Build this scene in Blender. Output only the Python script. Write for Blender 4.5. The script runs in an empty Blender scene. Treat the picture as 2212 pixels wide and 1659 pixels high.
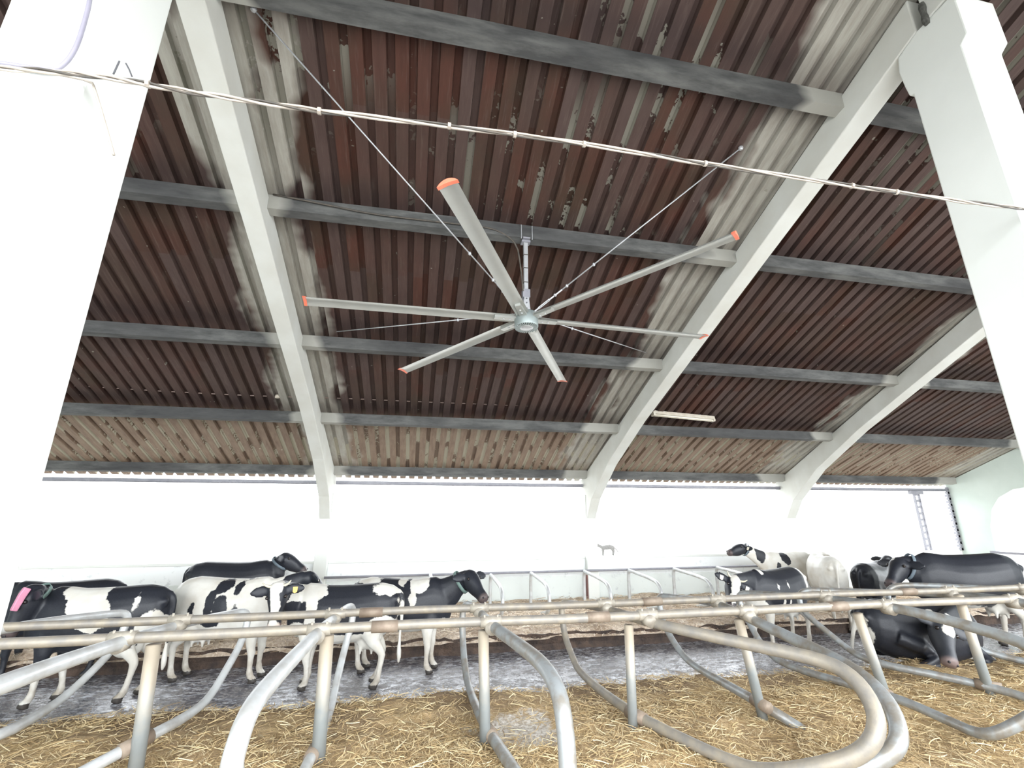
import bpy, bmesh, math, random
from mathutils import Vector, Matrix, noise as mnoise
random.seed(7)
S = bpy.context.scene
COL = S.collection
V = Vector
R = math.radians

# ------------------------------------------------------------------ camera
FPX, PITCH, YAW = 1000.0, R(15.75), R(11.3)
CAM = V((0, 0, 2.45))
fw = V((math.sin(YAW)*math.cos(PITCH), math.cos(YAW)*math.cos(PITCH), math.sin(PITCH)))
rt = V((math.cos(YAW), -math.sin(YAW), 0))
up = rt.cross(fw)
cd = bpy.data.cameras.new('camera'); co = bpy.data.objects.new('camera', cd); COL.objects.link(co)
cd.sensor_width = 36; cd.lens = FPX/2212*36; cd.clip_start = .05; cd.clip_end = 400
m = Matrix((rt, up, -fw)).transposed().to_4x4(); m.translation = CAM
co.matrix_world = m
S.camera = co

# ------------------------------------------------------------------ world, exposure
S.view_settings.view_transform = 'Standard'; S.view_settings.look = 'None'
S.view_settings.gamma = 1; S.view_settings.use_curve_mapping = False
S.view_settings.exposure = 1.0
w = bpy.data.worlds.new('overcast_sky'); S.world = w; w.use_nodes = True
bg = w.node_tree.nodes['Background']
bg.inputs[0].default_value = (.93, .97, 1.0, 1)
# overcast sky, brighter on the side of the veiled sun (behind the camera, to the right)
_n = w.node_tree.nodes; _l = w.node_tree.links
_tc = _n.new('ShaderNodeTexCoord'); _dt = _n.new('ShaderNodeVectorMath'); _dt.operation = 'DOT_PRODUCT'
_l.new(_tc.outputs['Generated'], _dt.inputs[0]); _dt.inputs[1].default_value = (.55, -.80, .25)
_mr = _n.new('ShaderNodeMapRange'); _l.new(_dt.outputs['Value'], _mr.inputs[0])
for _i, _v in zip((1, 2, 3, 4), (-.5, 1.0, 2.6, 5.5)): _mr.inputs[_i].default_value = _v
_l.new(_mr.outputs[0], bg.inputs[1])

def at(px, py, Y):
    """point of the place seen at a photo pixel and standing at distance Y"""
    d = rt*((px-1106)/FPX) - up*((py-829.5)/FPX) + fw
    return CAM + d*(Y/d.y)

# ------------------------------------------------------------------ materials
class NT:
    def __init__(s, name):
        s.m = bpy.data.materials.new(name); s.m.use_nodes = True
        s.t = s.m.node_tree; s.b = s.t.nodes['Principled BSDF']
    def n(s, t, **k):
        x = s.t.nodes.new(t)
        for a, v in k.items(): setattr(x, a, v)
        return x
    def l(s, a, b): s.t.links.new(a, b)
    def val(s, sock, v):
        if hasattr(v, 'links'): s.l(v, sock)
        else: sock.default_value = v
    def math(s, op, a, b=0.0, c=None):
        x = s.n('ShaderNodeMath', operation=op); s.val(x.inputs[0], a); s.val(x.inputs[1], b)
        if c is not None: s.val(x.inputs[2], c)
        return x.outputs[0]
    def mix(s, f, a, b):
        x = s.n('ShaderNodeMix', data_type='RGBA'); s.val(x.inputs[0], f); s.val(x.inputs[6], a); s.val(x.inputs[7], b)
        return x.outputs[2]
    def step(s, v, lo, hi):
        x = s.n('ShaderNodeMapRange'); s.val(x.inputs[0], v); s.val(x.inputs[1], lo); s.val(x.inputs[2], hi); return x.outputs[0]
    def obj(s): return s.n('ShaderNodeTexCoord').outputs['Object']
    def geo(s): return s.n('ShaderNodeNewGeometry').outputs['Position']
    def xyz(s, v): x = s.n('ShaderNodeSeparateXYZ'); s.l(v, x.inputs[0]); return x.outputs
    def comb(s, a, b, c):
        x = s.n('ShaderNodeCombineXYZ')
        for i, v in enumerate((a, b, c)): s.val(x.inputs[i], v)
        return x.outputs[0]
    def scale(s, v, sc):
        x = s.n('ShaderNodeVectorMath', operation='MULTIPLY'); s.l(v, x.inputs[0]); x.inputs[1].default_value = sc; return x.outputs[0]
    def noise(s, v, sc, det=3, rough=.55):
        x = s.n('ShaderNodeTexNoise'); s.l(v, x.inputs['Vector']); x.inputs['Scale'].default_value = sc
        x.inputs['Detail'].default_value = det; x.inputs['Roughness'].default_value = rough; return x.outputs[0]
    def bump(s, h, st=.3, d=.02):
        x = s.n('ShaderNodeBump'); s.l(h, x.inputs['Height']); x.inputs['Strength'].default_value = st
        x.inputs['Distance'].default_value = d; s.l(x.outputs[0], s.b.inputs['Normal'])
    def out(s, col=None, rough=.6, metal=0.0, spec=None):
        if col is not None: s.val(s.b.inputs['Base Color'], col)
        s.val(s.b.inputs['Roughness'], rough); s.val(s.b.inputs['Metallic'], metal)
        if spec is not None: s.val(s.b.inputs['Specular IOR Level'], spec)
        return s.m
def c(r, g, b): return (r, g, b, 1)
MATS = {}
def mottled(name, a, b, sc=6, rough=.6, metal=0.0, lo=.35, hi=.65, bump=.15, stretch=(1, 1, 1), bd=.01, spec=None):
    k = NT(name); p = k.scale(k.geo(), stretch)
    n = k.noise(p, sc, 5)
    if bump: k.bump(k.noise(p, sc*5, 3), bump, bd)
    MATS[name] = k.out(k.mix(k.step(n, lo, hi), a, b), rough, metal, spec); return MATS[name]

mottled('limewash', c(.59, .60, .57), c(.53, .53, .49), 1.6, .8)
mottled('limewash_column', c(.70, .72, .69), c(.66, .68, .65), 1.2, .8)
mottled('galvanized', c(.34, .36, .37), c(.26, .24, .21), 7, .42, .35, .42, .62, .1)
mottled('galvanized_bright', c(.60, .62, .63), c(.46, .455, .44), 6, .36, .25, .4, .7, .1)  # paler zinc; sunlight on the left dividers is put into its colour
mottled('rusty_pipe', c(.30, .245, .19), c(.22, .165, .125), 9, .6, .2)
mottled('muddy_galvanized', c(.335, .295, .235), c(.235, .22, .20), 8, .5, .2)
mottled('clamp_metal', c(.42, .385, .325), c(.28, .25, .21), 12, .5, .2)
mottled('steel_grey', c(.26, .26, .29), c(.21, .21, .24), 8, .5, .1)
mottled('steel_dark', c(.12, .12, .13), c(.08, .08, .09), 8, .5, .3)
mottled('aluminium', c(.43, .44, .42), c(.40, .41, .39), 5, .36, .4, bump=0)
mottled('motor_grey', c(.30, .35, .34), c(.27, .31, .31), 5, .4, .4, bump=0)
mottled('fin_dark', c(.10, .11, .11), c(.08, .09, .09), 9, .6, bump=0)
mottled('tip_orange', c(.85, .22, .13), c(.78, .19, .11), 9, .5, bump=0)
mottled('zinc_bright', c(.50, .51, .53), c(.42, .43, .45), 12, .35, .4, bump=0)
mottled('cable_white', c(.42, .375, .325), c(.32, .275, .23), 14, .6, bump=0)
mottled('cable_black', c(.05, .045, .04), c(.09, .075, .06), 14, .6, bump=0)
mottled('conduit_lilac', c(.27, .255, .31), c(.23, .22, .27), 14, .5, bump=0)
mottled('lamp_cream', c(.52, .48, .41), c(.42, .37, .30), 10, .45, bump=0)
mottled('collar_green', c(.17, .25, .225), c(.13, .19, .175), 20, .7, bump=0)
mottled('collar_grey', c(.14, .18, .21), c(.11, .14, .17), 20, .7, bump=0)
mottled('tag_pink', c(.60, .24, .36), c(.54, .21, .31), 10, .5, bump=0)
mottled('tag_yellow', c(.80, .52, .14), c(.72, .45, .12), 10, .5, bump=0)
mottled('tag_white', c(.82, .78, .66), c(.75, .7, .58), 10, .5, bump=0)
mottled('eye_dark', c(.012, .01, .01), c(.02, .015, .012), 10, .12, bump=0)
mottled('horn', c(.62, .58, .46), c(.45, .42, .33), 20, .5, bump=0)
mottled('nostril_dark', c(.02, .018, .02), c(.03, .025, .03), 10, .4, bump=0)
mottled('cat_grey', c(.30, .29, .28), c(.23, .225, .215), 30, .8, bump=0)
mottled('red_oxide', c(.26, .12, .11), c(.20, .10, .09), 8, .7)
mottled('yard', c(.62, .61, .58), c(.55, .53, .5), .8, .9)
mottled('copper_wire', c(.30, .22, .19), c(.24, .18, .16), 10, .5, .3, bump=0)
mottled('stain_dark', c(.10, .10, .09), c(.05, .05, .045), 30, .9, bump=0)

RAFT = [(-2.22, -1.98), (4.46, 4.72), (10.3, 10.56)]
def whitewash(k, x, y, rag, pad=0.0):
    """splashes of limewash on sheets and purlins beside the rafters: 0..1"""
    a = k.math('SUBTRACT', x, rag)
    parts = []
    for lo, hi in ((-2.62, -1.60), (3.72, 4.85), (9.6, 10.8), (15.9, 18)):
        parts.append(k.math('MULTIPLY', k.step(a, lo-.08-pad, lo+.08-pad), k.step(k.math('ADD', x, rag), hi+.08+pad, hi-.08+pad)))
    s = parts[0]
    for p in parts[1:]: s = k.math('MAXIMUM', s, p)
    return s

# corrugated sheet ------------------------------------------------
PER = .225
k = NT('rusty_sheet'); P = k.geo(); x, y, z = k.xyz(P)
cell = k.math('FLOOR', k.math('DIVIDE', x, PER)); fr = k.math('FRACT', k.math('DIVIDE', x, PER))
sl = k.comb(k.math('MULTIPLY', x, 1.0), k.math('MULTIPLY', y, .16), 0.0)
n1 = k.noise(sl, 3.2, 5); n2 = k.noise(P, 1.1, 4); n3 = k.noise(sl, 16, 4, .7)
cellc = k.noise(k.comb(k.math('MULTIPLY', cell, 3.71), k.math('MULTIPLY', k.math('FLOOR', k.math('DIVIDE', y, 2.12)), 5.3), 0.0), 1.0, 0)
brown = k.mix(k.step(n2, .38, .62), c(.064, .025, .017), c(.046, .027, .018))
brown = k.mix(k.step(cellc, .35, .65), brown, c(.066, .043, .038))
brown = k.mix(k.math('MULTIPLY', k.step(n3, .45, .8), .55), brown, c(.030, .015, .012))
inrow5 = k.step(k.math('ADD', y, k.math('MULTIPLY', n1, .3)), 9.9, 10.15)
brown = k.mix(inrow5, brown, k.mix(k.step(n3, .4, .7), c(.19, .135, .095), c(.125, .08, .056)))
soot = k.math('MULTIPLY', k.step(k.math('ADD', k.math('PINGPONG', k.math('SUBTRACT', y, 3.2), 1.06), k.math('MULTIPLY', n1, .35)), .52, .22), .6)
brown = k.mix(k.math('MULTIPLY', soot, k.math('LESS_THAN', y, 9.9)), brown, c(.022, .014, .014))
drip = k.noise(k.comb(x, k.math('MULTIPLY', y, .07), 0.0), 26, 3, .7)
brown = k.mix(k.math('MULTIPLY', k.step(drip, .55, .75), .35), brown, c(.13, .10, .085))
rag = k.math('MULTIPLY', k.math('SUBTRACT', k.noise(k.comb(k.math('MULTIPLY', cell, 2.3), k.math('MULTIPLY', y, .5), 0.0), 1.2, 4), .5), 1.7)
pale = k.mix(k.step(n3, .35, .75), c(.36, .35, .31), c(.25, .23, .20))
ww = whitewash(k, x, y, rag)
smut = k.step(k.math('PINGPONG', k.math('SUBTRACT', y, 3.4), 1.06), .0, .45)
ww = k.math('MULTIPLY', ww, k.math('ADD', .45, k.math('MULTIPLY', smut, .55)))
brown = k.mix(k.math('MULTIPLY', ww, .92), brown, pale)
# flaked paint in the troughs
groove = k.math('MULTIPLY', k.step(fr, .60, .62), k.step(fr, 1.0, .985))
fl = k.math('ADD', k.noise(k.comb(k.math('MULTIPLY', cell, 9.17), k.math('MULTIPLY', y, 1.1), 0.0), 1.0, 2), k.math('MULTIPLY', k.math('GREATER_THAN', y, 10.6), .045))
fe = k.noise(P, 17, 2)
flake = k.math('MULTIPLY', groove, k.step(k.math('ADD', fl, k.math('MULTIPLY', k.math('SUBTRACT', fe, .5), .26)), .525, .535))
few = k.math('MAXIMUM', k.step(k.noise(P, .33, 1), .40, .50), k.math('GREATER_THAN', y, 9.95))
zone = k.math('MAXIMUM', k.math('MULTIPLY', k.math('LESS_THAN', y, 5.35), 1.0), k.math('GREATER_THAN', y, 9.95))
flake = k.math('MULTIPLY', flake, k.math('MAXIMUM', k.math('MULTIPLY', zone, few), k.math('MULTIPLY', k.step(fe, .72, .74), .6)))
spot = k.step(k.noise(P, 9, 1), .79, .80)
brown = k.mix(k.math('MAXIMUM', flake, k.math('MULTIPLY', spot, .7)), brown, k.mix(inrow5, c(.22, .21, .175), c(.42, .39, .31)))
k.bump(n3, .12, .01)
MATS['rusty_sheet'] = k.out(brown, .75, 0, .25)

k = NT('weathered_purlin'); P = k.geo(); x, y, z = k.xyz(P)
n = k.noise(k.scale(P, (.5, 2, 2)), 4, 6, .65); n2 = k.noise(k.scale(P, (.4, 1, 1)), 1.1, 3)
col = k.mix(k.step(n, .35, .65), c(.045, .046, .046), c(.115, .116, .112))
col = k.mix(k.math('MULTIPLY', k.step(n2, .5, .62), .6), col, c(.028, .028, .03))
col = k.mix(k.math('MULTIPLY', whitewash(k, x, y, k.math('ADD', .04, k.math('MULTIPLY', k.math('SUBTRACT', n2, .5), 1.4)), -.08), .8), col, c(.36, .355, .32))
k.bump(n, .4, .01); MATS['weathered_purlin'] = k.out(col, .85)

k = NT('wall_plaster'); P = k.geo(); x, y, z = k.xyz(P)
n = k.noise(k.scale(P, (1, 1, .5)), 2.2, 6, .7); n2 = k.noise(P, 5, 5, .7)
base = k.mix(k.step(k.math('ADD', z, k.math('MULTIPLY', n, .1)), .98, 1.0), c(.66, .70, .68), c(.82, .85, .86))
base = k.mix(k.math('MULTIPLY', k.step(n2, .58, .72), .55), base, c(.40, .42, .44))
MATS['wall_plaster'] = k.out(base, .85)
mottled('gable_plaster', c(.56, .63, .59), c(.50, .57, .53), 1.3, .85)

k = NT('straw_mat'); P = k.geo()
n1 = k.noise(P, 1.1, 4); n2 = k.noise(P, 22, 4, .7); n3 = k.noise(P, 4, 4)
col = k.mix(k.step(n1, .4, .6), c(.53, .38, .185), c(.36, .25, .13))
_x, _y, _z = k.xyz(P)
col = k.mix(k.step(n2, .35, .7), col, c(.56, .42, .25))
# dung-trodden band along the alley side of the beds
col = k.mix(k.math('MULTIPLY', k.step(k.math('ADD', _y, k.math('MULTIPLY', k.math('SUBTRACT', n1, .5), 2.2)), 6.0, 6.9), .85), col, c(.17, .112, .065)); col = k.mix(k.math('MULTIPLY', k.step(n3, .55, .7), .7), col, c(.26, .18, .11))
_b = k.math('SUBTRACT', 1.0, k.math('SQRT', k.math('ADD', k.math('POWER', k.math('DIVIDE', k.math('SUBTRACT', _x, 1.25), .75), 2.0), k.math('POWER', k.math('DIVIDE', k.math('SUBTRACT', _y, 5.75), .65), 2.0))))
col = k.mix(k.math('MULTIPLY', k.step(k.math('ADD', _b, k.math('MULTIPLY', k.math('SUBTRACT', n3, .5), 1.6)), .15, .35), .9), col, k.mix(k.step(n2, .4, .6), c(.42, .37, .31), c(.74, .71, .67)))
k.bump(n2, .9, .03); MATS['straw_mat'] = k.out(col, .9)
k = NT('pale_straw_mat'); P = k.geo(); n2 = k.noise(P, 18, 4, .7); n1 = k.noise(P, 1.5, 4)
col = k.mix(k.step(n2, .35, .7), c(.42, .31, .22), c(.82, .73, .62)); col = k.mix(k.math('MULTIPLY', k.step(n1, .52, .66), .8), col, c(.26, .18, .12))
k.bump(n2, .9, .03); MATS['pale_straw_mat'] = k.out(col, .9)
k = NT('post_pipe'); P = k.geo(); x, y, z = k.xyz(P); n = k.noise(P, 7, 4)
zz = k.step(k.math('ADD', z, k.math('MULTIPLY', k.math('SUBTRACT', n, .5), .6)), .55, 1.05)
MATS['post_pipe'] = k.out(k.mix(zz, k.mix(n, c(.22, .25, .26), c(.30, .31, .30)), k.mix(n, c(.50, .43, .33), c(.36, .31, .25))), .5, .2)
def straw_mat(name, cols):
    k = NT(name); at_ = k.n('ShaderNodeAttribute', attribute_name='tone').outputs['Fac']
    r = k.n('ShaderNodeValToRGB'); k.l(at_, r.inputs[0]); e = r.color_ramp.elements
    e[0].color = cols[0]; e[1].color = cols[-1]
    for i, q in enumerate(cols[1:-1]): e.new((i+1)/(len(cols)-1)).color = q
    MATS[name] = k.out(r.outputs[0], .7)
straw_mat('straw_stalk', [c(.28, .185, .09), c(.52, .375, .19), c(.70, .54, .30), c(.84, .73, .49)])
straw_mat('pale_stalk', [c(.36, .25, .16), c(.62, .50, .36), c(.82, .70, .54), c(.92, .84, .72)])

k = NT('wet_dung_floor'); P = k.geo(); q = k.scale(P, (1, 1.3, 1))
n1 = k.noise(q, 5.5, 6, .65); n2 = k.noise(q, 16, 4, .65); n3 = k.noise(q, .9, 3)
hgt = k.math('ADD', k.math('MULTIPLY', n1, .6), k.math('ADD', k.math('MULTIPLY', n2, .4), k.math('MULTIPLY', k.math('SUBTRACT', n3, .5), .25)))
pool = k.step(hgt, .525, .50)                      # thin liquid standing between the lumps
col = k.mix(k.step(n2, .4, .62), c(.085, .075, .073), c(.34, .32, .325))
col = k.mix(pool, col, c(.12, .12, .14))
slur = k.noise(k.scale(P, (1, 2.2, 1)), 6.5, 5, .7)   # pale streaks painted into the colour for sky glints on the wet passage
glintm = k.math('MULTIPLY', k.step(slur, .52, .57), k.step(k.noise(k.scale(P, (.6, 1, 1)), 1.3, 2), .40, .52))  # slur: streak noise for the painted sky glints
col = k.mix(glintm, col, c(.62, .64, .70))
k.bump(k.math('ADD', k.math('MAXIMUM', hgt, .50), k.math('MULTIPLY', k.noise(q, 38, 2), .05)), .8, .10)
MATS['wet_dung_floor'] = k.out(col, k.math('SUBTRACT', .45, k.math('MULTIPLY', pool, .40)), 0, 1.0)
mottled('mud_kerb', c(.035, .024, .020), c(.095, .062, .045), 6, .8, bump=.6, bd=.04)

k = NT('cow_coat'); at_ = lambda a: k.n('ShaderNodeAttribute', attribute_name=a).outputs['Fac']
O = k.obj(); n = k.noise(O, 8, 4, .6); nf = k.noise(O, 60, 2)
cv = k.math('ADD', at_('coat'), k.math('MULTIPLY', k.math('SUBTRACT', n, .5), .11))
whitec = k.mix(k.step(k.noise(O, 3.5, 4), .4, .7), c(.66, .645, .60), c(.56, .525, .46))
whitec = k.mix(k.math('MULTIPLY', at_('dirt'), k.step(n, .3, .6)), whitec, c(.36, .31, .25))
blackc = k.mix(k.step(nf, .3, .7), c(.013, .015, .021), c(.021, .023, .031))
blackc = k.mix(at_('greyed'), blackc, c(.055, .060, .070))
col = k.mix(k.step(cv, -.004, .006), blackc, whitec)
col = k.mix(at_('pink'), col, c(.62, .42, .36))
col = k.mix(k.step(at_('hoof'), .3, .5), col, c(.05, .043, .038))
k.bump(nf, .10, .01); MATS['cow_coat'] = k.out(col, .46, 0, .42)

# ------------------------------------------------------------------ mesh helpers
def box(bm, a, b, rot=None):
    a, b = V(a), V(b); ce = (a+b)/2; d = b-a
    r = bmesh.ops.create_cube(bm, size=1)
    M = Matrix.Translation(ce) @ (rot or Matrix.Identity(4)) @ Matrix.Diagonal((*[abs(q) for q in d], 1))
    bmesh.ops.transform(bm, matrix=M, verts=r['verts']); return r['verts']
def loft(bm, rings, close_ends=True, cyclic=True, loop=False):
    vs = [[bm.verts.new(p) for p in r] for r in rings]
    n = len(vs[0]); L = len(vs)
    for i in range(L if loop else L-1):
        a, b = vs[i], vs[(i+1) % L]
        o = 0
        if loop and i == L-1: o = min(range(n), key=lambda q: sum((a[j].co-b[(j+q) % n].co).length for j in range(n)))
        for j in range(n if cyclic else n-1):
            bm.faces.new((a[j], a[(j+1) % n], b[(j+1+o) % n], b[(j+o) % n]))
    if close_ends and not loop:
        bm.faces.new(list(reversed(vs[0]))); bm.faces.new(vs[-1])
def ring(p, a, b, ra, rb, n=12, pw=1.0):
    o = []
    for i in range(n):
        t = 2*math.pi*i/n; cs, sn = math.cos(t), math.sin(t)
        if pw != 1: cs = math.copysign(abs(cs)**pw, cs); sn = math.copysign(abs(sn)**pw, sn)
        o.append(p + a*(ra*cs) + b*(rb*sn))
    return o
def chaikin(pts, it=2, loop=False):
    pts = [tuple(p) for p in pts]
    for _ in range(it):
        o = []; n = len(pts)
        for i in range(n if loop else n-1):
            a, b = pts[i], pts[(i+1) % n]
            o.append(tuple(.75*q+.25*r for q, r in zip(a, b))); o.append(tuple(.25*q+.75*r for q, r in zip(a, b)))
        if not loop: o = [pts[0]]+o+[pts[-1]]
        pts = o
    return pts
def tube(bm, pts, rad, n=10, loop=False, smooth=0):
    """pts: (x,y,z) or (x,y,z,r)"""
    pts = [tuple(p) if len(p) == 4 else (*p, rad) for p in pts]
    if smooth: pts = chaikin(pts, smooth, loop)
    P = [V(p[:3]) for p in pts]; L = len(P); rings = []; prev = None
    for i in range(L):
        if loop: t = P[(i+1) % L]-P[i-1]
        else: t = P[min(i+1, L-1)]-P[max(i-1, 0)]
        t.normalize()
        if prev is None:
            a = t.orthogonal().normalized()
        else:
            a = (prev - t*prev.dot(t)).normalized()
        prev = a; b = t.cross(a); rings.append(ring(P[i], a, b, pts[i][3], pts[i][3], n))
    if loop:  # align seam
        pass
    loft(bm, rings, not loop, True, loop)
def cyl(bm, a, b, r, n=12): tube(bm, [a, b], r, n)
def ball(bm, p, r, sc=(1, 1, 1), seg=10):
    q = bmesh.ops.create_uvsphere(bm, u_segments=seg, v_segments=max(6, seg-3), radius=r)
    bmesh.ops.transform(bm, matrix=Matrix.Translation(V(p)) @ Matrix.Diagonal((*sc, 1)), verts=q['verts'])
def prism(bm, pts, off):
    """closed polygon pts extruded by vector off"""
    a = [bm.verts.new(V(p)) for p in pts]; b = [bm.verts.new(V(p)+V(off)) for p in pts]; n = len(a)
    for i in range(n): bm.faces.new((a[i], a[(i+1) % n], b[(i+1) % n], b[i]))
    bm.faces.new(list(reversed(a))); bm.faces.new(b)
def BM(): return bmesh.new()
def obj(name, bm, mat, parent=None, smooth=False, local=False, bevel=0):
    bmesh.ops.recalc_face_normals(bm, faces=bm.faces)
    me = bpy.data.meshes.new(name)
    if parent is not None and not local:
        bmesh.ops.translate(bm, vec=-parent.location, verts=bm.verts)
    bm.to_mesh(me); bm.free()
    o = bpy.data.objects.new(name, me); COL.objects.link(o)
    me.materials.append(MATS[mat])
    if smooth:
        for p in me.polygons: p.use_smooth = True
    if bevel:
        md = o.modifiers.new('bevel', 'BEVEL'); md.width = bevel; md.segments = 2; md.limit_method = 'ANGLE'
    if parent is not None: o.parent = parent
    return o
def tag(o, label, cat, group=None):
    o['label'] = label; o['category'] = cat
    if group: o['group'] = group
    return o
def thing(name, label, cat, loc=(0, 0, 0), group=None):
    o = bpy.data.objects.new(name, None); COL.objects.link(o); o.location = loc; o.empty_display_size = .1
    return tag(o, label, cat, group)
def struct(o): o['kind'] = 'structure'; return o

# ------------------------------------------------------------------ the building
SL = .404; WY = 12.3
def rz(Y): return 3.45 + SL*(WY-Y)          # underside of the sheet
RIDGE = 2.2
XA, XB = -10.0, 17.0
# ground, alley floor
bm = BM(); box(bm, (-60, -40, -.25), (80, 80, -.05)); struct(obj('ground', bm, 'yard'))
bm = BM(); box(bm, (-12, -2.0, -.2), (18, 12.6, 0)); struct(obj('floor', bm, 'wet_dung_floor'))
# kerb and slab along the far wall
bm = BM()
n = 300; rings = []
for i in range(n+1):
    x = XA + (XB-XA)*i/n; q = mnoise.noise(V((x*1.7, 0, 0)))*.09; q2 = mnoise.noise(V((x*3.1, 5, 0)))*.05 + mnoise.noise(V((x*9, 6, 0)))*.03
    rings.append([V((x, 9.42+q, -.05)), V((x, 9.44+q+q2, .10)), V((x, 9.36+q, .29+q2)), V((x, 9.7, .24)), V((x, 12.3, .22)), V((x, 12.3, -.05))])
loft(bm, rings); struct(obj('trim_1', bm, 'mud_kerb'))

# sheet roof, far slope and near slope
def corrugated(bm, x0, x1, ys, zf, thick=0):
    prof = [(0, 0), (.60, 0), (.65, .07), (.95, .07)]
    xs = []; i0 = math.floor(x0/PER); i1 = math.ceil(x1/PER)
    for i in range(i0, i1):
        for f, h in prof: xs.append(((i+f)*PER, h))
    grid = [[bm.verts.new((x, y, zf(y)+h)) for x, h in xs] for y in ys]
    for a, b in zip(grid[:-1], grid[1:]):
        for j in range(len(xs)-1): bm.faces.new((a[j], a[j+1], b[j+1], b[j]))
bm = BM(); corrugated(bm, XA, XB, [RIDGE, 3.4, 5.4, 7.7, 9.9, 12.0, 12.55], rz)
o = struct(obj('ceiling', bm, 'rusty_sheet')); md = o.modifiers.new('thickness', 'SOLIDIFY'); md.thickness = .004; md.offset = 1
bm = BM(); corrugated(bm, XA, XB, [-1.2, .5, RIDGE], lambda Y: rz(RIDGE)-SL*(RIDGE-Y))
o = struct(obj('ceiling', bm, 'rusty_sheet')); md = o.modifiers.new('thickness', 'SOLIDIFY'); md.thickness = .004; md.offset = 1

# rafters with haunch at the eave, one piece each
cs, sn = math.cos(math.atan(SL)), math.sin(math.atan(SL))
def rafter(label, xt, xe, wd, dep):
    t = thing('rafter', label, 'roof beam', ((xt+xe)/2, 7.3, rz(7.3)), 'sloping concrete roof beams')
    bm = BM()
    prof = [(2.55, .03), (2.55, dep+.02), (5, dep), (9.0, dep), (10.6, dep+.12), (11.7, dep+.42), (12.12, dep+.75), (12.45, dep+.8), (12.45, .03)]
    def P(Y, d, side):
        f = (Y-2.5)/(12.3-2.5); x = xt + (xe-xt)*f
        return V((x + side*wd/2, Y, rz(Y)-d))
    loft(bm, [[P(Y, d, -1) for Y, d in prof], [P(Y, d, 1) for Y, d in prof]])
    obj('beam', bm, 'limewash', t, bevel=.012)
    # the short beam of the other slope
    bm = BM(); z0 = rz(RIDGE)
    prof2 = [(2.47, rz(2.47)-.03), (2.47, rz(2.47)-dep-.05), (2.2, z0-dep-.1), (-1.1, z0-dep-SL*3.3), (-1.1, z0-.03-SL*3.3), (2.2, z0-.03)]
    loft(bm, [[V((xt-wd/2, Y, z)) for Y, z in prof2], [V((xt+wd/2, Y, z)) for Y, z in prof2]])
    obj('counter_beam', bm, 'limewash', t, bevel=.012)
    return t
r1 = rafter('white sloping roof beam left of the big fan', -2.10, -2.12, .24, .42)
r2 = rafter('white sloping roof beam right of the big fan, running up to the right pillar', 4.62, 4.56, .25, .42)
r3 = rafter('white sloping roof beam farther right, half hidden by the right pillar', 9.35, 10.72, .30, .42)

# inner pillars with corbelled heads
def pillar(label, x0, x1):
    t = thing('pillar', label, 'pillar', ((x0+x1)/2, 2.5, 0), 'white concrete pillars')
    rf = lambda Y: rz(Y)-.43
    prof = [(2.28, 0), (2.72, 0), (2.72, 6.36), (2.755, 6.38), (2.77, 6.50), (2.785, 6.70), (2.76, 6.86), (2.55, 6.95), (2.22, 6.98), (2.22, 6.50), (2.28, 6.44)]
    bm = BM(); prism(bm, [(x0, Y, z) for Y, z in prof], (x1-x0, 0, 0))
    obj('shaft', bm, 'limewash_column', t, bevel=.012)
    return t
p1 = pillar('white square pillar at the left edge, carrying the cables', -2.24, -1.80)
p2 = pillar('white square pillar at the right edge, carrying a roof beam', 4.5, 4.96)
# crack and small pits on the right beam
bm = BM(); cr = []
for q, (px, py) in enumerate([(1990, 8), (1993, 18), (1996, 30), (1999, 42), (2003, 52)]):
    d = at(px, py, 2.5); k_ = (4.488-CAM.x)/((d-CAM).x); p = CAM+(d-CAM)*k_
    cr.append((*p, .022 + .012*(q % 2)))
tube(bm, cr, .03, 8, False, 1); obj('crack', bm, 'stain_dark', r2)

# purlins, one per bay and row
rows = [(3.42, 'topmost'), (5.42, 'second from the top'), (7.75, 'middle'), (9.88, 'lower'), (12.02, 'eave')]
bays = [(-9.9, -2.17, 'left of the left roof beam'), (-2.04, 4.54, 'between the two beams flanking the fan'), (4.66, 9.55, 'between the second and third roof beams'), (10.85, 16.8, 'beyond the third roof beam')]
for ri, (Y, rn) in enumerate(rows):
    for bi, (xa, xb, bn) in enumerate(bays):
        if ri == 0 and bi == 3: continue
        f = (Y-2.5)/9.8; x3 = 9.35+(10.72-9.35)*f
        if bi == 2: xb = x3-.10
        if bi == 3: xa = x3+.10
        bm = BM(); d0 = .17; hw = .065
        sag = [0, -.012, -.005, 0]
        rings = []
        for i in range(9):
            x = xa+(xb-xa)*i/8; j = .008*mnoise.noise(V((x*1.3, Y, 3)))
            rings.append([V((x, Y-hw+j, rz(Y-hw)-.002)), V((x, Y-hw+j, rz(Y)-d0+j)), V((x, Y+hw+j, rz(Y)-d0-.02+j)), V((x, Y+hw+j, rz(Y+hw)-.002))])
        loft(bm, rings)
        o = obj('purlin', bm, 'weathered_purlin')
        tag(o, f'{rn} grey purlin {bn}' if rn != 'eave' else f'dark purlin along the eave {bn}', 'purlin', 'purlins under the roof sheets')

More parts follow.
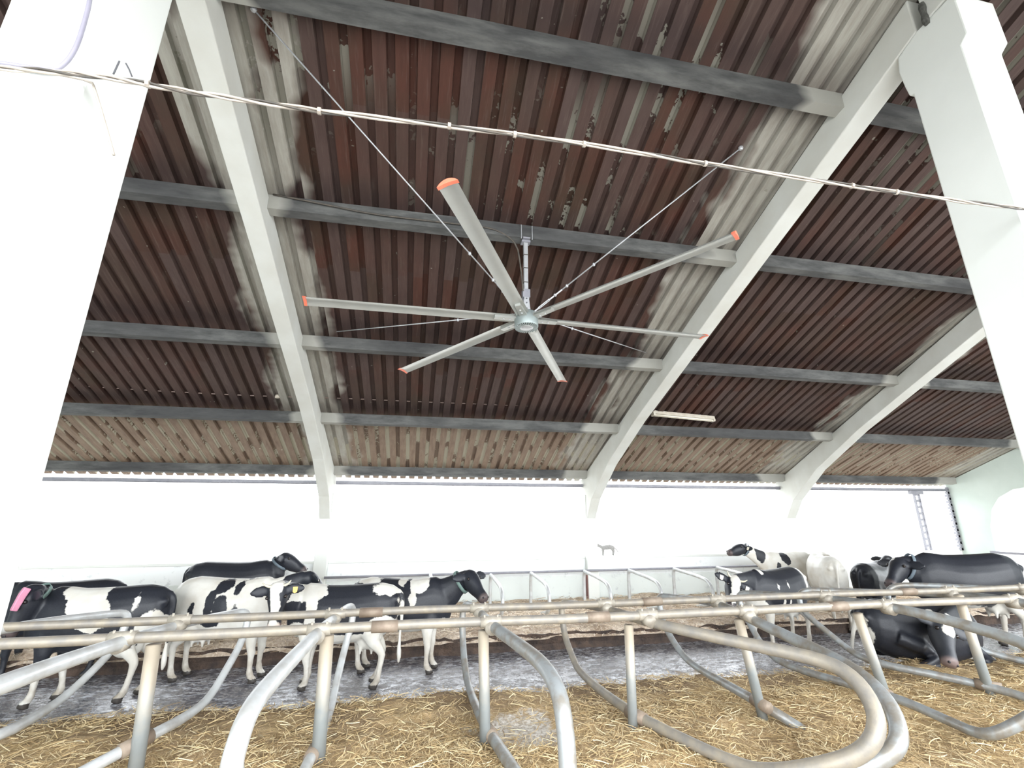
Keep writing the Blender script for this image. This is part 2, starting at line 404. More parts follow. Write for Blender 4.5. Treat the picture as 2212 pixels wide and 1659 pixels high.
# far wall, columns, lintels, gable
bm = BM(); box(bm, (XA, 12.3, -.1), (16.8, 12.5, 1.36)); struct(obj('wall_back', bm, 'wall_plaster', bevel=.01))
bm = BM(); box(bm, (XA, 12.26, 1.34), (16.8, 12.54, 1.40)); struct(obj('trim_2', bm, 'limewash_column', bevel=.01))
for x, lab in ((-2.12, 'white wall column below the left roof beam'), (4.56, 'white wall column below the second roof beam'), (10.72, 'white wall column below the third roof beam')):
    bm = BM(); box(bm, (x-.15, 12.12, 0), (x+.15, 12.45, rz(12.3)-.5)); tag(obj('wall_column', bm, 'limewash_column', bevel=.015), lab, 'column', 'white columns of the open side')
for xa, xb, lab in ((-9.9, -2.27, 'grey steel lintel under the eave at the far left'), (-1.97, 4.41, 'grey steel lintel under the eave behind the fan'), (4.71, 10.57, 'grey steel lintel under the eave right of the second beam'), (10.87, 16.7, 'grey steel lintel under the eave beside the gable wall')):
    bm = BM(); box(bm, (xa, 12.22, 3.17), (xb, 12.30, 3.25)); box(bm, (xa, 12.22, 3.17), (xb, 12.40, 3.19)); tag(obj('lintel', bm, 'steel_grey', bevel=.004), lab, 'lintel', 'steel lintels of the open side')
# gable wall with arched opening
bm = BM()
prof = [(12.3, -.1), (12.3, rz(12.3)-.02), (3.0, rz(3.0)-.02), (3.0, -.1), (8.3, -.1), (8.3, 2.7), (8.6, 3.02), (9.1, 3.2), (10.0, 3.22), (10.55, 3.15), (10.95, 2.93), (11.2, 2.6), (11.35, 2.1), (11.38, 1.45), (11.38, -.1)]
a = [bm.verts.new((16.8, Y, z)) for Y, z in prof]; f = bm.faces.new(a)
e = bmesh.ops.extrude_face_region(bm, geom=[f]); bmesh.ops.translate(bm, vec=(.25, 0, 0), verts=[q for q in e['geom'] if isinstance(q, bmesh.types.BMVert)])
struct(obj('wall_right', bm, 'gable_plaster'))
bm = BM(); box(bm, (16.6, 8.3, 1.36), (16.85, 11.4, 1.42)); struct(obj('trim_3', bm, 'steel_grey'))
bm = BM(); prism(bm, [(XA, 12.5, -.1), (XA, 12.5, rz(12.5)), (XA, RIDGE, rz(RIDGE)), (XA, -2, rz(RIDGE)-1.7), (XA, -2, -.1)], (-.25, 0, 0)); struct(obj('wall_light_block', bm, 'gable_plaster'))  # unseen left end wall, added to hold back skylight from that side
# toothed masonry edge of the gable wall
bm = BM()
for i in range(20):
    z = 1.38+i*.095; box(bm, (16.70, 12.22, z), (16.79, 12.30+.03*(i % 2), z+.07))
box(bm, (16.72, 12.22, 1.38), (16.78, 12.28, 3.3))
struct(obj('trim_4', bm, 'steel_grey'))
# lattice post in the open side
t = thing('lattice_post', 'slim grey lattice steel post in the open side near the gable wall', 'post', (15.4, 12.22, 1.40))
bm = BM(); box(bm, (15.34, 12.19, 1.4), (15.38, 12.25, 3.17)); obj('chord', bm, 'steel_grey', t)
bm = BM(); box(bm, (15.52, 12.19, 1.4), (15.56, 12.25, 3.17)); obj('chord', bm, 'steel_grey', t)
for i in range(9):
    bm = BM(); box(bm, (15.38, 12.20, 1.5+i*.19), (15.52, 12.24, 1.57+i*.19)); obj('batten', bm, 'steel_grey', t)
bm = BM(); box(bm, (15.2, 12.18, 3.07), (15.7, 12.26, 3.17)); obj('head_plate', bm, 'steel_grey', t)
# red-brown post against the far wall
p = at(1276, 1300, 12.2); q = at(1275, 1242, 12.2)
bm = BM(); box(bm, (p.x-.09, 12.14, .2), (p.x+.09, 12.28, q.z)); tag(obj('wall_post', bm, 'red_oxide', bevel=.01), 'red-brown post standing against the low white wall', 'post')

# ------------------------------------------------------------------ straw bedding
def bed(name, x0, x1, y0, y1, zfun, mat, st):
    bm = BM(); nx = int((x1-x0)/.06); ny = int((y1-y0)/.05)
    g = [[None]*(ny+1) for _ in range(nx+1)]
    for i in range(nx+1):
        for j in range(ny+1):
            x = x0+(x1-x0)*i/nx; y = y0+(y1-y0)*j/ny
            g[i][j] = bm.verts.new((x, y, zfun(x, y)))
    for i in range(nx):
        for j in range(ny): bm.faces.new((g[i][j], g[i+1][j], g[i+1][j+1], g[i][j+1]))
    o = obj(name, bm, mat, smooth=True); o['kind'] = 'stuff'; o['label'] = st; o['category'] = 'straw bedding'
    return o
def edge_near(x): return 7.12 + .18*mnoise.noise(V((x*.8, 1, 0))) + .07*mnoise.noise(V((x*3, 2, 0))) + (.14 if x < -1.5 else 0)
def bare(x, y): return max(0.0, 1-math.hypot((x-1.25)/.75, (y-5.75)/.65))
def z_near(x, y):
    b = min(1, 1.6*bare(x, y))
    h = .20 + .05*mnoise.noise(V((x*1.1, y*1.1, 0))) + (.035*mnoise.noise(V((x*3.4, y*3.4, 1))) + .028*mnoise.noise(V((x*8, y*8, 2))))*(1-b) - .04*b
    e = edge_near(x); f = min(1, max(0, (e-y)/.28)); f = f*f*(3-2*f)
    return -.02 + (h+.02)*f
bed('straw_bedding', -6.5, 13.5, 2.9, 7.6, z_near, 'straw_mat', 'trampled golden straw bedding under the front cubicles')
def z_far(x, y):
    h = .345 + .055*mnoise.noise(V((x*1.2, y*1.2, 7))) + .03*mnoise.noise(V((x*4, y*4, 8)))
    e = 9.34 + .13*mnoise.noise(V((x*2, 3, 0))); f = min(1, max(0, (y-e)/.16)); b = min(1, max(0, (y-11.9)/.4))
    return .20 + (h-.20)*f + b*.10*(.5+mnoise.noise(V((x*.9, 9, 0))))
bed('straw_bedding', XA, 16.7, 9.33, 12.29, z_far, 'pale_straw_mat', 'pale straw bedding on the raised strip along the far wall')
def stalks(name, num, xr, yr, zf, mat, label, ls, ws, dens=None, hump=.02):
    verts, faces, tone = [], [], []
    k = 0
    while k < num:
        x = random.uniform(*xr); y = random.uniform(*yr)
        if dens and random.random() > dens(x, y): continue
        k += 1
        L = random.uniform(*ls); a = random.uniform(0, math.pi); wv = random.uniform(*ws); tn = random.random()
        bend = random.uniform(-.9, .9); pit = random.uniform(-.12, .30); tilt = random.uniform(-.8, .8)
        z0 = zf(x, y) + random.uniform(0, hump); base = len(verts)
        px, py, pz = x, y, z0
        for s_ in range(4):
            aa = a+bend*(s_-1.5)/3; dx, dy = math.cos(aa), math.sin(aa)
            nx_, ny_ = -dy*math.cos(tilt), dx*math.cos(tilt); nz_ = math.sin(tilt)
            for sg in (-1, 1): verts.append((px+nx_*wv*sg, py+ny_*wv*sg, max(pz+nz_*wv*sg, zf(px, py)+.001)))
            px += dx*L/3; py += dy*L/3; pz += math.sin(pit)*L/3*(1-s_*.5)
        for s_ in range(3): q = base+2*s_; faces.append((q, q+1, q+3, q+2))
        tone += [tn]*8
    me = bpy.data.meshes.new(name); me.from_pydata(verts, [], faces)
    at_ = me.attributes.new('tone', 'FLOAT', 'POINT'); at_.data.foreach_set('value', tone)
    o = bpy.data.objects.new(name, me); COL.objects.link(o); me.materials.append(MATS[mat])
    o['kind'] = 'stuff'; o['label'] = label; o['category'] = 'straw'; return o
dn = lambda x, y: (1 if y < edge_near(x)-.12 else .25) * (.35 + .65*min(1, max(0, .5+1.4*mnoise.noise(V((x*.7, y*.9, 4)))))) * (1 if y < 6.2 else .42) * (1-.85*min(1, 2*bare(x, y)))
stalks('straw', 52000, (-5.8, 11.5), (3.6, 7.45), z_near, 'straw_stalk', 'loose golden straw stalks strewn over the front bedding', (.06, .22), (.0018, .0042), dn, .03)
stalks('straw', 16000, (-6.5, 14), (9.30, 12.2), z_far, 'pale_stalk', 'loose pale straw strewn along the far wall strip', (.08, .28), (.003, .007), None, .05)

# ------------------------------------------------------------------ cubicle rails and dividers
def rail(label, Y, z, xa, xb, r, mat, joints):
    t = thing('neck_rail', label, 'rail', ((xa+xb)/2, Y, z), 'horizontal neck rails of the front cubicles')
    bm = BM(); rr = [(xa+(xb-xa)*i/24, Y+.012*math.sin(i*1.7), z+.006*math.sin(i*.9+1)) for i in range(25)]
    tube(bm, rr, r, 12); obj('pipe', bm, mat, t, True)
    for x in joints:
        bm = BM(); tube(bm, [(x-.13, Y, z), (x+.13, Y, z)], r+.010, 12); obj('sleeve', bm, 'rusty_pipe', t, True)
    return t
rail('grey neck rail of the front cubicles nearest the camera', 5.38, 1.35, -6.4, 13.0, .047, 'muddy_galvanized', (-.25, 2.05, 5.2))
rail('grey neck rail second from the camera, parallel behind the front one', 6.14, 1.35, -6.4, 13.0, .043, 'muddy_galvanized', (-.45, 3.1, 7.2))

def W3(l): return [(*at(px, py, Y), r) for px, py, Y, r in l]
GRP = 'bent pipe dividers of the front cubicles'
def divider(label, up_near, far, low_near, clampn, clampf, post, mat):
    """up_near: from the rail clamp to the loop end near the camera; far: far clamp, far loop and lower pipe to the post; low_near closes the loop"""
    base = at(*post[0]) if post else V((clampn.x, 5.5, .2))
    t = thing('cubicle_divider', label, 'cubicle divider', (base.x, base.y, .15), GRP)
    pts = list(reversed(up_near)) + far + low_near
    bm = BM(); tube(bm, pts, .05, 12, True, 2); obj('loop_pipe', bm, mat, t, True)
    if post:
        a, b = at(*post[0]), at(*post[1]); d = (b-a).normalized()
        bm = BM(); a2 = a - d*max(0, (a.z-.02)/max(d.z, .2)); tube(bm, [a2, b], post[2], 14); obj('post', bm, 'post_pipe', t, True)
        best = None
        for q0, q1 in zip(far[-3:], far[-2:]+low_near[:1]):
            for f in range(11):
                p = V(q0[:3]).lerp(V(q1[:3]), f/10); h = p-b; e = (h-d*h.dot(d)).length
                if best is None or e < best[0]: best = (e, p, (V(q1[:3])-V(q0[:3])).normalized())
        bm = BM(); tube(bm, [best[1]-best[2]*.13, best[1]+best[2]*.13], .066, 12); obj('foot_clamp', bm, 'rusty_pipe', t, True)
    for cp, r in ((clampn, .058), (clampf, .052)):
        bm = BM(); tube(bm, [cp+V((-.11, 0, 0)), cp+V((.11, 0, 0))], r, 12); ob = obj('clamp', bm, 'clamp_metal', t, True)
        bm = BM(); q = cp + V((.0, -.01, -.055)); tube(bm, [(q.x, q.y-.07, q.z), (q.x, q.y+.07, q.z)], .066, 12); u = obj('clamp_ring', bm, 'clamp_metal', t, True)
        for sx in (-.07, .07):
            bm = BM(); cyl(bm, cp+V((sx, -.02, .03)), cp+V((sx, -.02, .07)), .012, 6); o = obj('bolt', bm, 'clamp_metal', t); o.parent = ob
    return t
N = lambda px, py: at(px, py, 5.38)
def NZ(px, z=1.35, Y=5.38):
    lo, hi = 600., 2000.
    for _ in range(40):
        mid = (lo+hi)/2
        if at(px, mid, Y).z > z: lo = mid
        else: hi = mid
    return at(px, mid, Y)
P3 = lambda *a: a
# 1: leftmost, only its far half is in the picture
divider('bent pipe cubicle divider at the left edge beside the pillar', [(-4.35, 5.38, 1.29, .055), (-4.45, 4.4, 1.32, .06), (-4.5, 3.8, 1.2, .06), (-4.5, 3.7, .8, .06)],
        W3([(30, 1352, 6.2, .045), (250, 1324, 7.4, .045), (277, 1326, 7.52, .045), (272, 1350, 7.52, .045), (250, 1397, 7.42, .045), (190, 1460, 7.15, .045), (130, 1514, 6.85, .045), (70, 1552, 6.4, .05), (0, 1590, 5.9, .05)]),
        [(-4.42, 5.2, .35, .05), (-4.5, 4.2, .42, .05), (-4.5, 3.8, .6, .055)], NZ(20, 1.35, 5.38) if False else V((-4.32, 5.38, 1.35)), V((-4.42, 6.14, 1.35)), None, 'galvanized_bright')
# 2
divider('bent pipe cubicle divider left, its white upper pipe leaving the frame at left', W3([(262, 1388, 5.36, .058), (130, 1432, 4.65, .062), (0, 1480, 4.1, .065)]) + [(-2.85, 3.7, 1.30, .065), (-2.85, 3.55, .95, .065)],
        W3([(390, 1348, 6.2, .045), (500, 1325, 7.3, .045), (532, 1320, 7.5, .045), (536, 1340, 7.52, .045), (522, 1388, 7.42, .045), (487, 1450, 7.15, .045), (450, 1512, 6.85, .045), (400, 1550, 6.4, .05), (320, 1592, 5.65, .05)]),
        [(-2.9, 4.8, .3, .05), (-2.9, 3.9, .5, .055)], NZ(265), NZ(390, 1.35, 6.14), [(302, 1600, 5.5), (332, 1392, 5.46), .062], 'galvanized_bright')
# 3
divider('bent pipe cubicle divider in front of the cow with the white blaze', W3([(688, 1366, 5.36, .058), (630, 1425, 4.65, .062), (562, 1500, 4.05, .065), (530, 1552, 3.78, .066), (508, 1620, 3.65, .066), (497, 1668, 3.6, .066)]),
        W3([(725, 1332, 6.2, .045), (748, 1313, 7.3, .045), (762, 1308, 7.5, .045), (763, 1335, 7.5, .045), (747, 1392, 7.42, .045), (730, 1460, 7.15, .045), (715, 1530, 6.75, .045), (702, 1575, 6.2, .05), (662, 1655, 5.2, .05)]),
        W3([(610, 1760, 4.4, .05), (540, 1830, 3.9, .055)]), NZ(690), NZ(725, 1.35, 6.14), [(690, 1600, 5.5), (707, 1372, 5.46), .066], 'galvanized_bright')
# 4
divider('bent pipe cubicle divider in the middle, its loop end curving down at bottom centre', W3([(1062, 1352, 5.36, .058), (1120, 1392, 4.8, .06), (1172, 1433, 4.25, .062), (1206, 1487, 3.9, .064), (1220, 1560, 3.75, .064), (1228, 1665, 3.68, .064)]),
        W3([(1037, 1322, 6.2, .045), (1018, 1308, 7.3, .045), (1004, 1303, 7.5, .045), (998, 1330, 7.5, .045), (1000, 1390, 7.4, .045), (1004, 1440, 7.15, .045), (1012, 1485, 6.85, .045), (1042, 1560, 5.9, .055), (1108, 1659, 4.7, .055)]),
        W3([(1190, 1790, 4.0, .055), (1225, 1760, 3.75, .06)]), NZ(1060), NZ(1035, 1.35, 6.14), [(1048, 1604, 5.5), (1044, 1362, 5.46), .056], 'galvanized')
# 5
divider('brownish bent pipe cubicle divider skewed to the right, the inner of the two nested loops', W3([(1402, 1345, 5.36, .056), (1600, 1388, 4.65, .06), (1780, 1425, 4.1, .062), (1850, 1466, 3.85, .064), (1893, 1535, 3.68, .066), (1893, 1592, 3.62, .066), (1855, 1632, 3.7, .066)]),
        W3([(1306, 1314, 6.2, .045), (1235, 1303, 7.35, .045), (1213, 1301, 7.5, .045), (1213, 1325, 7.5, .045), (1220, 1375, 7.4, .045), (1235, 1415, 7.15, .045), (1252, 1455, 6.85, .045), (1352, 1534, 5.7, .055), (1480, 1600, 4.95, .055), (1612, 1660, 4.4, .055)]),
        W3([(1680, 1668, 4.1, .06), (1780, 1655, 3.85, .066)]), NZ(1398), NZ(1308, 1.35, 6.14), [(1366, 1540, 5.5), (1358, 1350, 5.46), .052], 'muddy_galvanized')
# 6
divider('whitish bent pipe cubicle divider at right, the outer of the two nested loops', W3([(1618, 1336, 5.36, .056), (1740, 1392, 4.7, .06), (1850, 1448, 4.15, .063), (1912, 1505, 3.85, .065), (1944, 1570, 3.68, .066), (1938, 1618, 3.62, .066), (1890, 1648, 3.7, .066)]),
        W3([(1550, 1302, 6.2, .045), (1450, 1289, 7.35, .045), (1424, 1287, 7.5, .045), (1424, 1305, 7.5, .045), (1433, 1347, 7.4, .045), (1458, 1392, 7.15, .045), (1490, 1434, 6.85, .045), (1590, 1490, 6.0, .055), (1650, 1524, 5.45, .055)]),
        [(4.45, 5.1, .08, .055), (3.8, 4.5, .06, .055)] + W3([(1740, 1685, 4.0, .06), (1810, 1670, 3.82, .066)]), NZ(1612), NZ(1548, 1.35, 6.14), [(1638, 1510, 5.5), (1596, 1338, 5.46), .055], 'galvanized')
# 7
divider('bent pipe cubicle divider right, its lower pipe rising again at the right edge', W3([(1920, 1310, 5.36, .056), (2060, 1342, 4.8, .06), (2212, 1388, 4.25, .062), (2300, 1430, 3.95, .064), (2330, 1490, 3.85, .064)]),
        W3([(1785, 1292, 6.2, .045), (1630, 1281, 7.3, .045), (1594, 1282, 7.5, .045), (1598, 1305, 7.5, .045), (1620, 1350, 7.35, .045), (1650, 1400, 7.1, .045), (1690, 1436, 6.85, .045), (1820, 1474, 6.0, .05), (1940, 1508, 5.3, .05)]),
        W3([(2060, 1562, 4.75, .05), (2118, 1588, 4.45, .052), (2165, 1582, 4.3, .055), (2250, 1535, 4.1, .058)]), NZ(1916), NZ(1782, 1.35, 6.14), [(1890, 1435, 5.5), (1852, 1326, 5.46), .055], 'galvanized')
# 8
divider('bent pipe cubicle divider in front of the lying black cow', W3([(2190, 1297, 5.36, .056), (2330, 1330, 4.8, .06), (2480, 1400, 4.3, .062), (2500, 1480, 4.2, .062)]),
        W3([(2075, 1284, 6.2, .045), (1790, 1276, 7.25, .045), (1736, 1274, 7.45, .045), (1724, 1290, 7.5, .045), (1735, 1322, 7.4, .045), (1790, 1368, 7.1, .045), (1845, 1412, 6.8, .045), (1890, 1432, 6.45, .05), (2010, 1456, 5.95, .05), (2135, 1482, 5.5, .05)]),
        W3([(2260, 1520, 5.0, .05), (2400, 1560, 4.5, .055)]), NZ(2186), NZ(2050, 1.35, 6.14), [(2132, 1478, 5.5), (2070, 1286, 5.46), .056], 'galvanized')
# 9
divider('bent pipe cubicle divider at the far right, its top pipe below the big black cow', [(9.9, 5.38, 1.29, .055), (10.1, 4.5, 1.3, .058), (10.2, 3.9, 1.1, .06)],
        W3([(2250, 1276, 6.2, .045), (1990, 1264, 7.25, .045), (1934, 1264, 7.45, .045), (1915, 1278, 7.5, .045), (1925, 1310, 7.4, .045), (2000, 1350, 7.1, .045), (2080, 1392, 6.8, .045), (2212, 1432, 6.3, .05)]),
        [(9.6, 5.2, .35, .05), (10.1, 4.2, .5, .055)], V((9.85, 5.38, 1.35)), V((9.4, 6.14, 1.35)), None, 'galvanized')

# wall-side cubicles: D-shaped loops and one rail
xs = [(930, 1238), (1060, 1240), (1147, 1236), (1262, 1232), (1358, 1230), (1455, 1227), (1548, 1224), (1640, 1222)]
bm = BM(); a = at(700, 1248, 11.95); b = at(1770, 1219, 11.95)
rl = thing('neck_rail', 'thin dark rail running along the low white wall', 'rail', ((a+b)/2))
tube(bm, [a+(b-a)*i/10 for i in range(11)], .028, 8); obj('pipe', bm, 'steel_grey', rl, True)
ordn = ['leftmost', 'second', 'third', 'fourth', 'fifth', 'sixth', 'seventh', 'eighth']
for i, (px, py) in enumerate(xs):
    p = at(px, py, 11.9); x = p.x
    t = thing('wall_cubicle_loop', f'D-shaped pale pipe cubicle divider at the far wall, {ordn[i]} from the left', 'cubicle divider', (x, 11.9, .25), 'D-shaped pipe dividers along the far wall')
    zt = p.z-.02
    bm = BM(); tube(bm, [(x, 11.95, .22), (x, 11.95, zt-.1), (x, 11.85, zt)], .04, 10, False, 2); obj('post', bm, 'galvanized_bright', t, True)
    bm = BM(); tube(bm, [(x, 11.9, zt), (x, 10.75, zt-.05), (x, 10.35, zt-.12), (x, 10.22, zt-.4), (x, 10.4, zt-.62), (x, 10.9, zt-.72), (x, 11.3, .24)], .04, 10, False, 2); obj('loop_pipe', bm, 'galvanized_bright', t, True)

# ------------------------------------------------------------------ the big fan
HUB = V((1.27, 5.42, 4.89))
fan = thing('ceiling_fan', 'large six-bladed grey ceiling fan with orange blade tips hanging below the roof', 'fan', (HUB.x, HUB.y, rz(5.42)-.17))
tl = V((-.02, .06, 1)).normalized()
e1 = V((1, 0, 0)); e1 = (e1 - tl*e1.dot(tl)).normalized(); e2 = tl.cross(e1)
def fp(x, y, z): return HUB + e1*x + e2*y + tl*z
def lathe(bm, prof, n=40):
    loft(bm, [[fp(r*math.cos(2*math.pi*i/n), r*math.sin(2*math.pi*i/n), z) for i in range(n)] for r, z in prof])
bm = BM(); lathe(bm, [(.03, .09), (.13, .085), (.15, .06), (.155, .0), (.155, -.10), (.150, -.115), (.14, -.12), (.14, -.10), (.02, -.10)]); obj('motor_housing', bm, 'motor_grey', fan, True)
bm = BM(); lathe(bm, [(.01, -.098), (.145, -.098), (.145, -.104), (.01, -.104)]); vent = obj('vent_recess', bm, 'fin_dark', fan)
bm = BM()
for i in range(32):
    a = 2*math.pi*i/32; ca, sa = math.cos(a), math.sin(a)
    q = [fp(r*ca-s_*.006*sa, r*sa+s_*.006*ca, z) for r, z, s_ in ((.085, -.103, -1), (.148, -.103, -1), (.148, -.103, 1), (.085, -.103, 1))]
    prism(bm, q, -tl*.022)
lathe(bm, [(.08, -.100), (.09, -.100), (.09, -.122), (.08, -.122)]); obj('cooling_fins', bm, 'motor_grey', fan)
bm = BM(); lathe(bm, [(.01, -.10), (.09, -.10), (.085, -.125), (.05, -.13), (.01, -.13)]); obj('hub_cap', bm, 'zinc_bright', fan, True)
# blades: measured directions and lengths
for bx, by in ((-1.13, -2.18), (1.61, -1.98), (2.78, .22), (1.22, 2.35), (-1.63, 2.13), (-2.72, -.11)):
    a = math.atan2(by, bx); L = math.hypot(bx, by); L = .6*L+.4*2.65
    d = V((math.cos(a), math.sin(a))); nrm = V((-d.y, d.x))
    pit = R(9)
    def sect(r, chord, grow=1.0):
        o = []
        for s_ in (1, -1):
            for i in range(9):
                f = i/8 if s_ == 1 else 1-i/8
                if s_ == -1 and i in (0, 8): continue
                cx_ = (f-.5)*chord; camber = .030*(1-(2*f-1)**2); th = .011*math.sin(math.pi*f)**.6*(1.0 if s_ == 1 else -1.0)
                zz = camber+th*grow
                yy = cx_*math.cos(pit)-zz*math.sin(pit); zz = cx_*math.sin(pit)+zz*math.cos(pit)
                o.append(fp(d.x*r+nrm.x*yy, d.y*r+nrm.y*yy, zz+.0))
        return o
    bm = BM(); loft(bm, [sect(.17, .165), sect(1.2, .165), sect(L-.03, .165)]); bl = obj('blade', bm, 'aluminium', fan, True)
    m_ = bl.modifiers.new('edges', 'EDGE_SPLIT'); m_.split_angle = R(40)
    bm = BM(); loft(bm, [sect(L-.035, .185, 1.9), sect(L, .185, 1.9)]); obj('tip_cap', bm, 'tip_orange', bl) if False else None
    o = obj('tip_cap', bm, 'tip_orange', fan); o.parent = bl
    bm = BM(); q = [fp(d.x*r+nrm.x*y_, d.y*r+nrm.y*y_, -.016) for r, y_ in ((.12, -.05), (.42, -.035), (.42, .035), (.12, .05))]
    prism(bm, q, tl*.045); ar = obj('blade_arm', bm, 'aluminium', fan)
    for r in (.22, .30):
        bm = BM(); ball(bm, fp(d.x*r, d.y*r, -.018), .014, (1, 1, .6), 8); o = obj('bolt', bm, 'zinc_bright', fan); o.parent = ar
# down rod
zt = rz(5.42)-.19
bm = BM(); box(bm, (HUB.x-.028, HUB.y-.028, HUB.z+.40), (HUB.x+.028, HUB.y+.028, zt+.02)); rod = obj('down_rod', bm, 'zinc_bright', fan, bevel=.004)
for z in (zt-.22, zt-.42, zt-.63):
    bm = BM(); box(bm, (HUB.x-.031, HUB.y-.031, z), (HUB.x+.031, HUB.y+.031, z+.012)); o = obj('cable_tie', bm, 'cable_black', fan); o.parent = rod
bm = BM(); box(bm, (HUB.x-.06, HUB.y-.05, zt-.03), (HUB.x+.06, HUB.y+.05, zt+.0)); box(bm, (HUB.x-.05, HUB.y-.09, zt), (HUB.x+.05, HUB.y+.09, zt+.02)); obj('ceiling_bracket', bm, 'steel_grey', fan, bevel=.004)
for sx in (-.075, .075):
    bm = BM(); cyl(bm, (HUB.x+sx, HUB.y-.085, zt-.01), (HUB.x+sx, HUB.y-.085, zt+.2), .006, 6); obj('u_bolt', bm, 'zinc_bright', fan)
bm = BM(); box(bm, (HUB.x-.05, HUB.y-.045, HUB.z+.30), (HUB.x+.05, HUB.y+.045, HUB.z+.42)); obj('junction_box', bm, 'steel_grey', fan, bevel=.008)
bm = BM(); prism(bm, [(HUB.x-.03, HUB.y-.04, HUB.z+.31), (HUB.x+.03, HUB.y-.04, HUB.z+.31), (HUB.x+.055, HUB.y-.04, HUB.z+.08), (HUB.x-.055, HUB.y-.04, HUB.z+.08)], (0, .012, 0))
hg = obj('hanger_plate', bm, 'zinc_bright', fan)
bm = BM(); prism(bm, [(HUB.x-.03, HUB.y+.03, HUB.z+.31), (HUB.x+.03, HUB.y+.03, HUB.z+.31), (HUB.x+.055, HUB.y+.03, HUB.z+.08), (HUB.x-.055, HUB.y+.03, HUB.z+.08)], (0, .012, 0))
obj('hanger_plate', bm, 'zinc_bright', fan)
for zz in (.14, .22, .28):
    bm = BM(); cyl(bm, (HUB.x, HUB.y-.05, HUB.z+zz), (HUB.x, HUB.y+.05, HUB.z+zz), .010, 8); o = obj('bolt', bm, 'steel_dark', fan); o.parent = hg
# power cable along the purlin and down the rod
pw = [at(590, 420, 5.34), at(680, 437, 5.33), at(800, 462, 5.33), at(900, 474, 5.33), at(1000, 485, 5.33), at(1060, 492, 5.34), at(1095, 508, 5.36), at(1117, 530, 5.38), at(1124, 570, 5.39), (HUB.x-.045, HUB.y-.04, HUB.z+.38)]
bm = BM(); tube(bm, pw, .011, 6, False, 1); obj('power_cable', bm, 'cable_black', fan, True)
# guy wires with turnbuckles
def guy(label, end):
    end = V(end); d = (end-HUB); d0 = HUB + V((d.x, d.y, 0)).normalized()*.12 + V((0, 0, .10))
    t = thing('guy_wire', label, 'guy wire', end, 'guy wires steadying the fan')
    dv = (end-d0); Lh = dv.length; u = dv.normalized()
    bm = BM(); tube(bm, [d0+u*.42, end], .0085, 6); obj('wire', bm, 'zinc_bright', t, True)
    s_ = u.cross(V((0, 0, 1))).normalized()
    bm = BM()
    for sg in (-1, 1): cyl(bm, d0+u*.06+s_*sg*.016, d0+u*.24+s_*sg*.016, .007, 6)
    cyl(bm, d0+u*.07-s_*.02, d0+u*.07+s_*.02, .009, 6); cyl(bm, d0+u*.23-s_*.02, d0+u*.23+s_*.02, .009, 6); cyl(bm, d0, d0+u*.08, .011, 6); cyl(bm, d0+u*.22, d0+u*.44, .011, 6); ball(bm, d0+u*.33, .022, seg=8)
    obj('turnbuckle', bm, 'zinc_bright', t)
    for q in (.52, .95):
        bm = BM(); ball(bm, d0+u*q, .02, (1, 1, 1.2), 8); obj('wire_clip', bm, 'zinc_bright', t)
    bm = BM(); ball(bm, end, .03, seg=8); obj('end_hook', bm, 'zinc_bright', t)
guy('steel guy wire running from the fan hub up to the upper left', at(548, 20, 3.57))
guy('steel guy wire running from the fan hub up to the upper right', at(1600, 320, 4.02))
guy('steel guy wire running from the fan hub to the left above the middle purlin', at(720, 717, 7.62))
guy('steel guy wire running from the fan hub down to the right roof beam', at(1402, 764, 7.62))

# ------------------------------------------------------------------ cables and lamp
cb = thing('cable_bundle', 'bundle of pale cables strung across from the left pillar to the right pillar', 'cable', at(1106, 290, 2.22))
main = [at(*p, 2.2) for p in ((-40, 146), (0, 147), (80, 152), (165, 160), (240, 168), (320, 182), (410, 199), (500, 212), (590, 225), (690, 240), (850, 258), (1000, 276), (1200, 302), (1400, 333), (1500, 350), (1650, 373), (1790, 394), (1900, 410), (2040, 430), (2110, 439), (2180, 447), (2230, 452))]
for q, (rr, mt, ph, am) in enumerate(((.0075, 'cable_white', 0, .011), (.0065, 'cable_white', 2.1, .012), (.006, 'cable_black', 4.2, .011))):
    fine = []
    for i in range(len(main)-1):
        for s_ in range(4):
            p = main[i].lerp(main[i+1], s_/4); k_ = i*4+s_
            fine.append(p + V((0, math.cos(k_*.55+ph)*am*.6, math.sin(k_*.55+ph)*am)))
    fine.append(main[-1]); bm = BM(); tube(bm, fine, rr, 6, False, 1); obj('cable', bm, mt, cb, True)
for px in (320, 690, 970, 1110, 1265, 1525, 1840, 1937):
    i = min(range(len(main)), key=lambda j: 0)
    best = None
    for i in range(len(main)-1):
        for s_ in range(20):
            p = main[i].lerp(main[i+1], s_/20); v_ = p-CAM; X = 1106+FPX*v_.dot(rt)/v_.dot(fw)
            if best is None or abs(X-px) < best[0]: best = (abs(X-px), p)
    bm = BM(); tube(bm, [best[1]-V((.009, 0, 0)), best[1]+V((.009, 0, 0))], .019, 8); obj('cable_tie', bm, 'cable_white', cb)
bm = BM(); tube(bm, [at(-30, 132, 2.255), at(40, 142, 2.25), at(100, 152, 2.25), at(125, 150, 2.25), at(150, 128, 2.25), at(168, 95, 2.25), at(182, 50, 2.25), at(195, 0, 2.255), at(202, -80, 2.26)], .011, 8, False, 2)
tag(obj('conduit_hose', bm, 'conduit_lilac', smooth=True), 'pale lilac conduit hose curving up the left pillar', 'hose')
bm = BM(); tube(bm, [at(120, 160, 2.25), at(198, 176, 2.25), at(204, 190, 2.26), at(225, 260, 2.27), at(246, 335, 2.27)], .006, 6, False, 1)
tag(obj('wall_cable', bm, 'cable_white', smooth=True), 'thin pale cable hanging down the left pillar', 'cable')
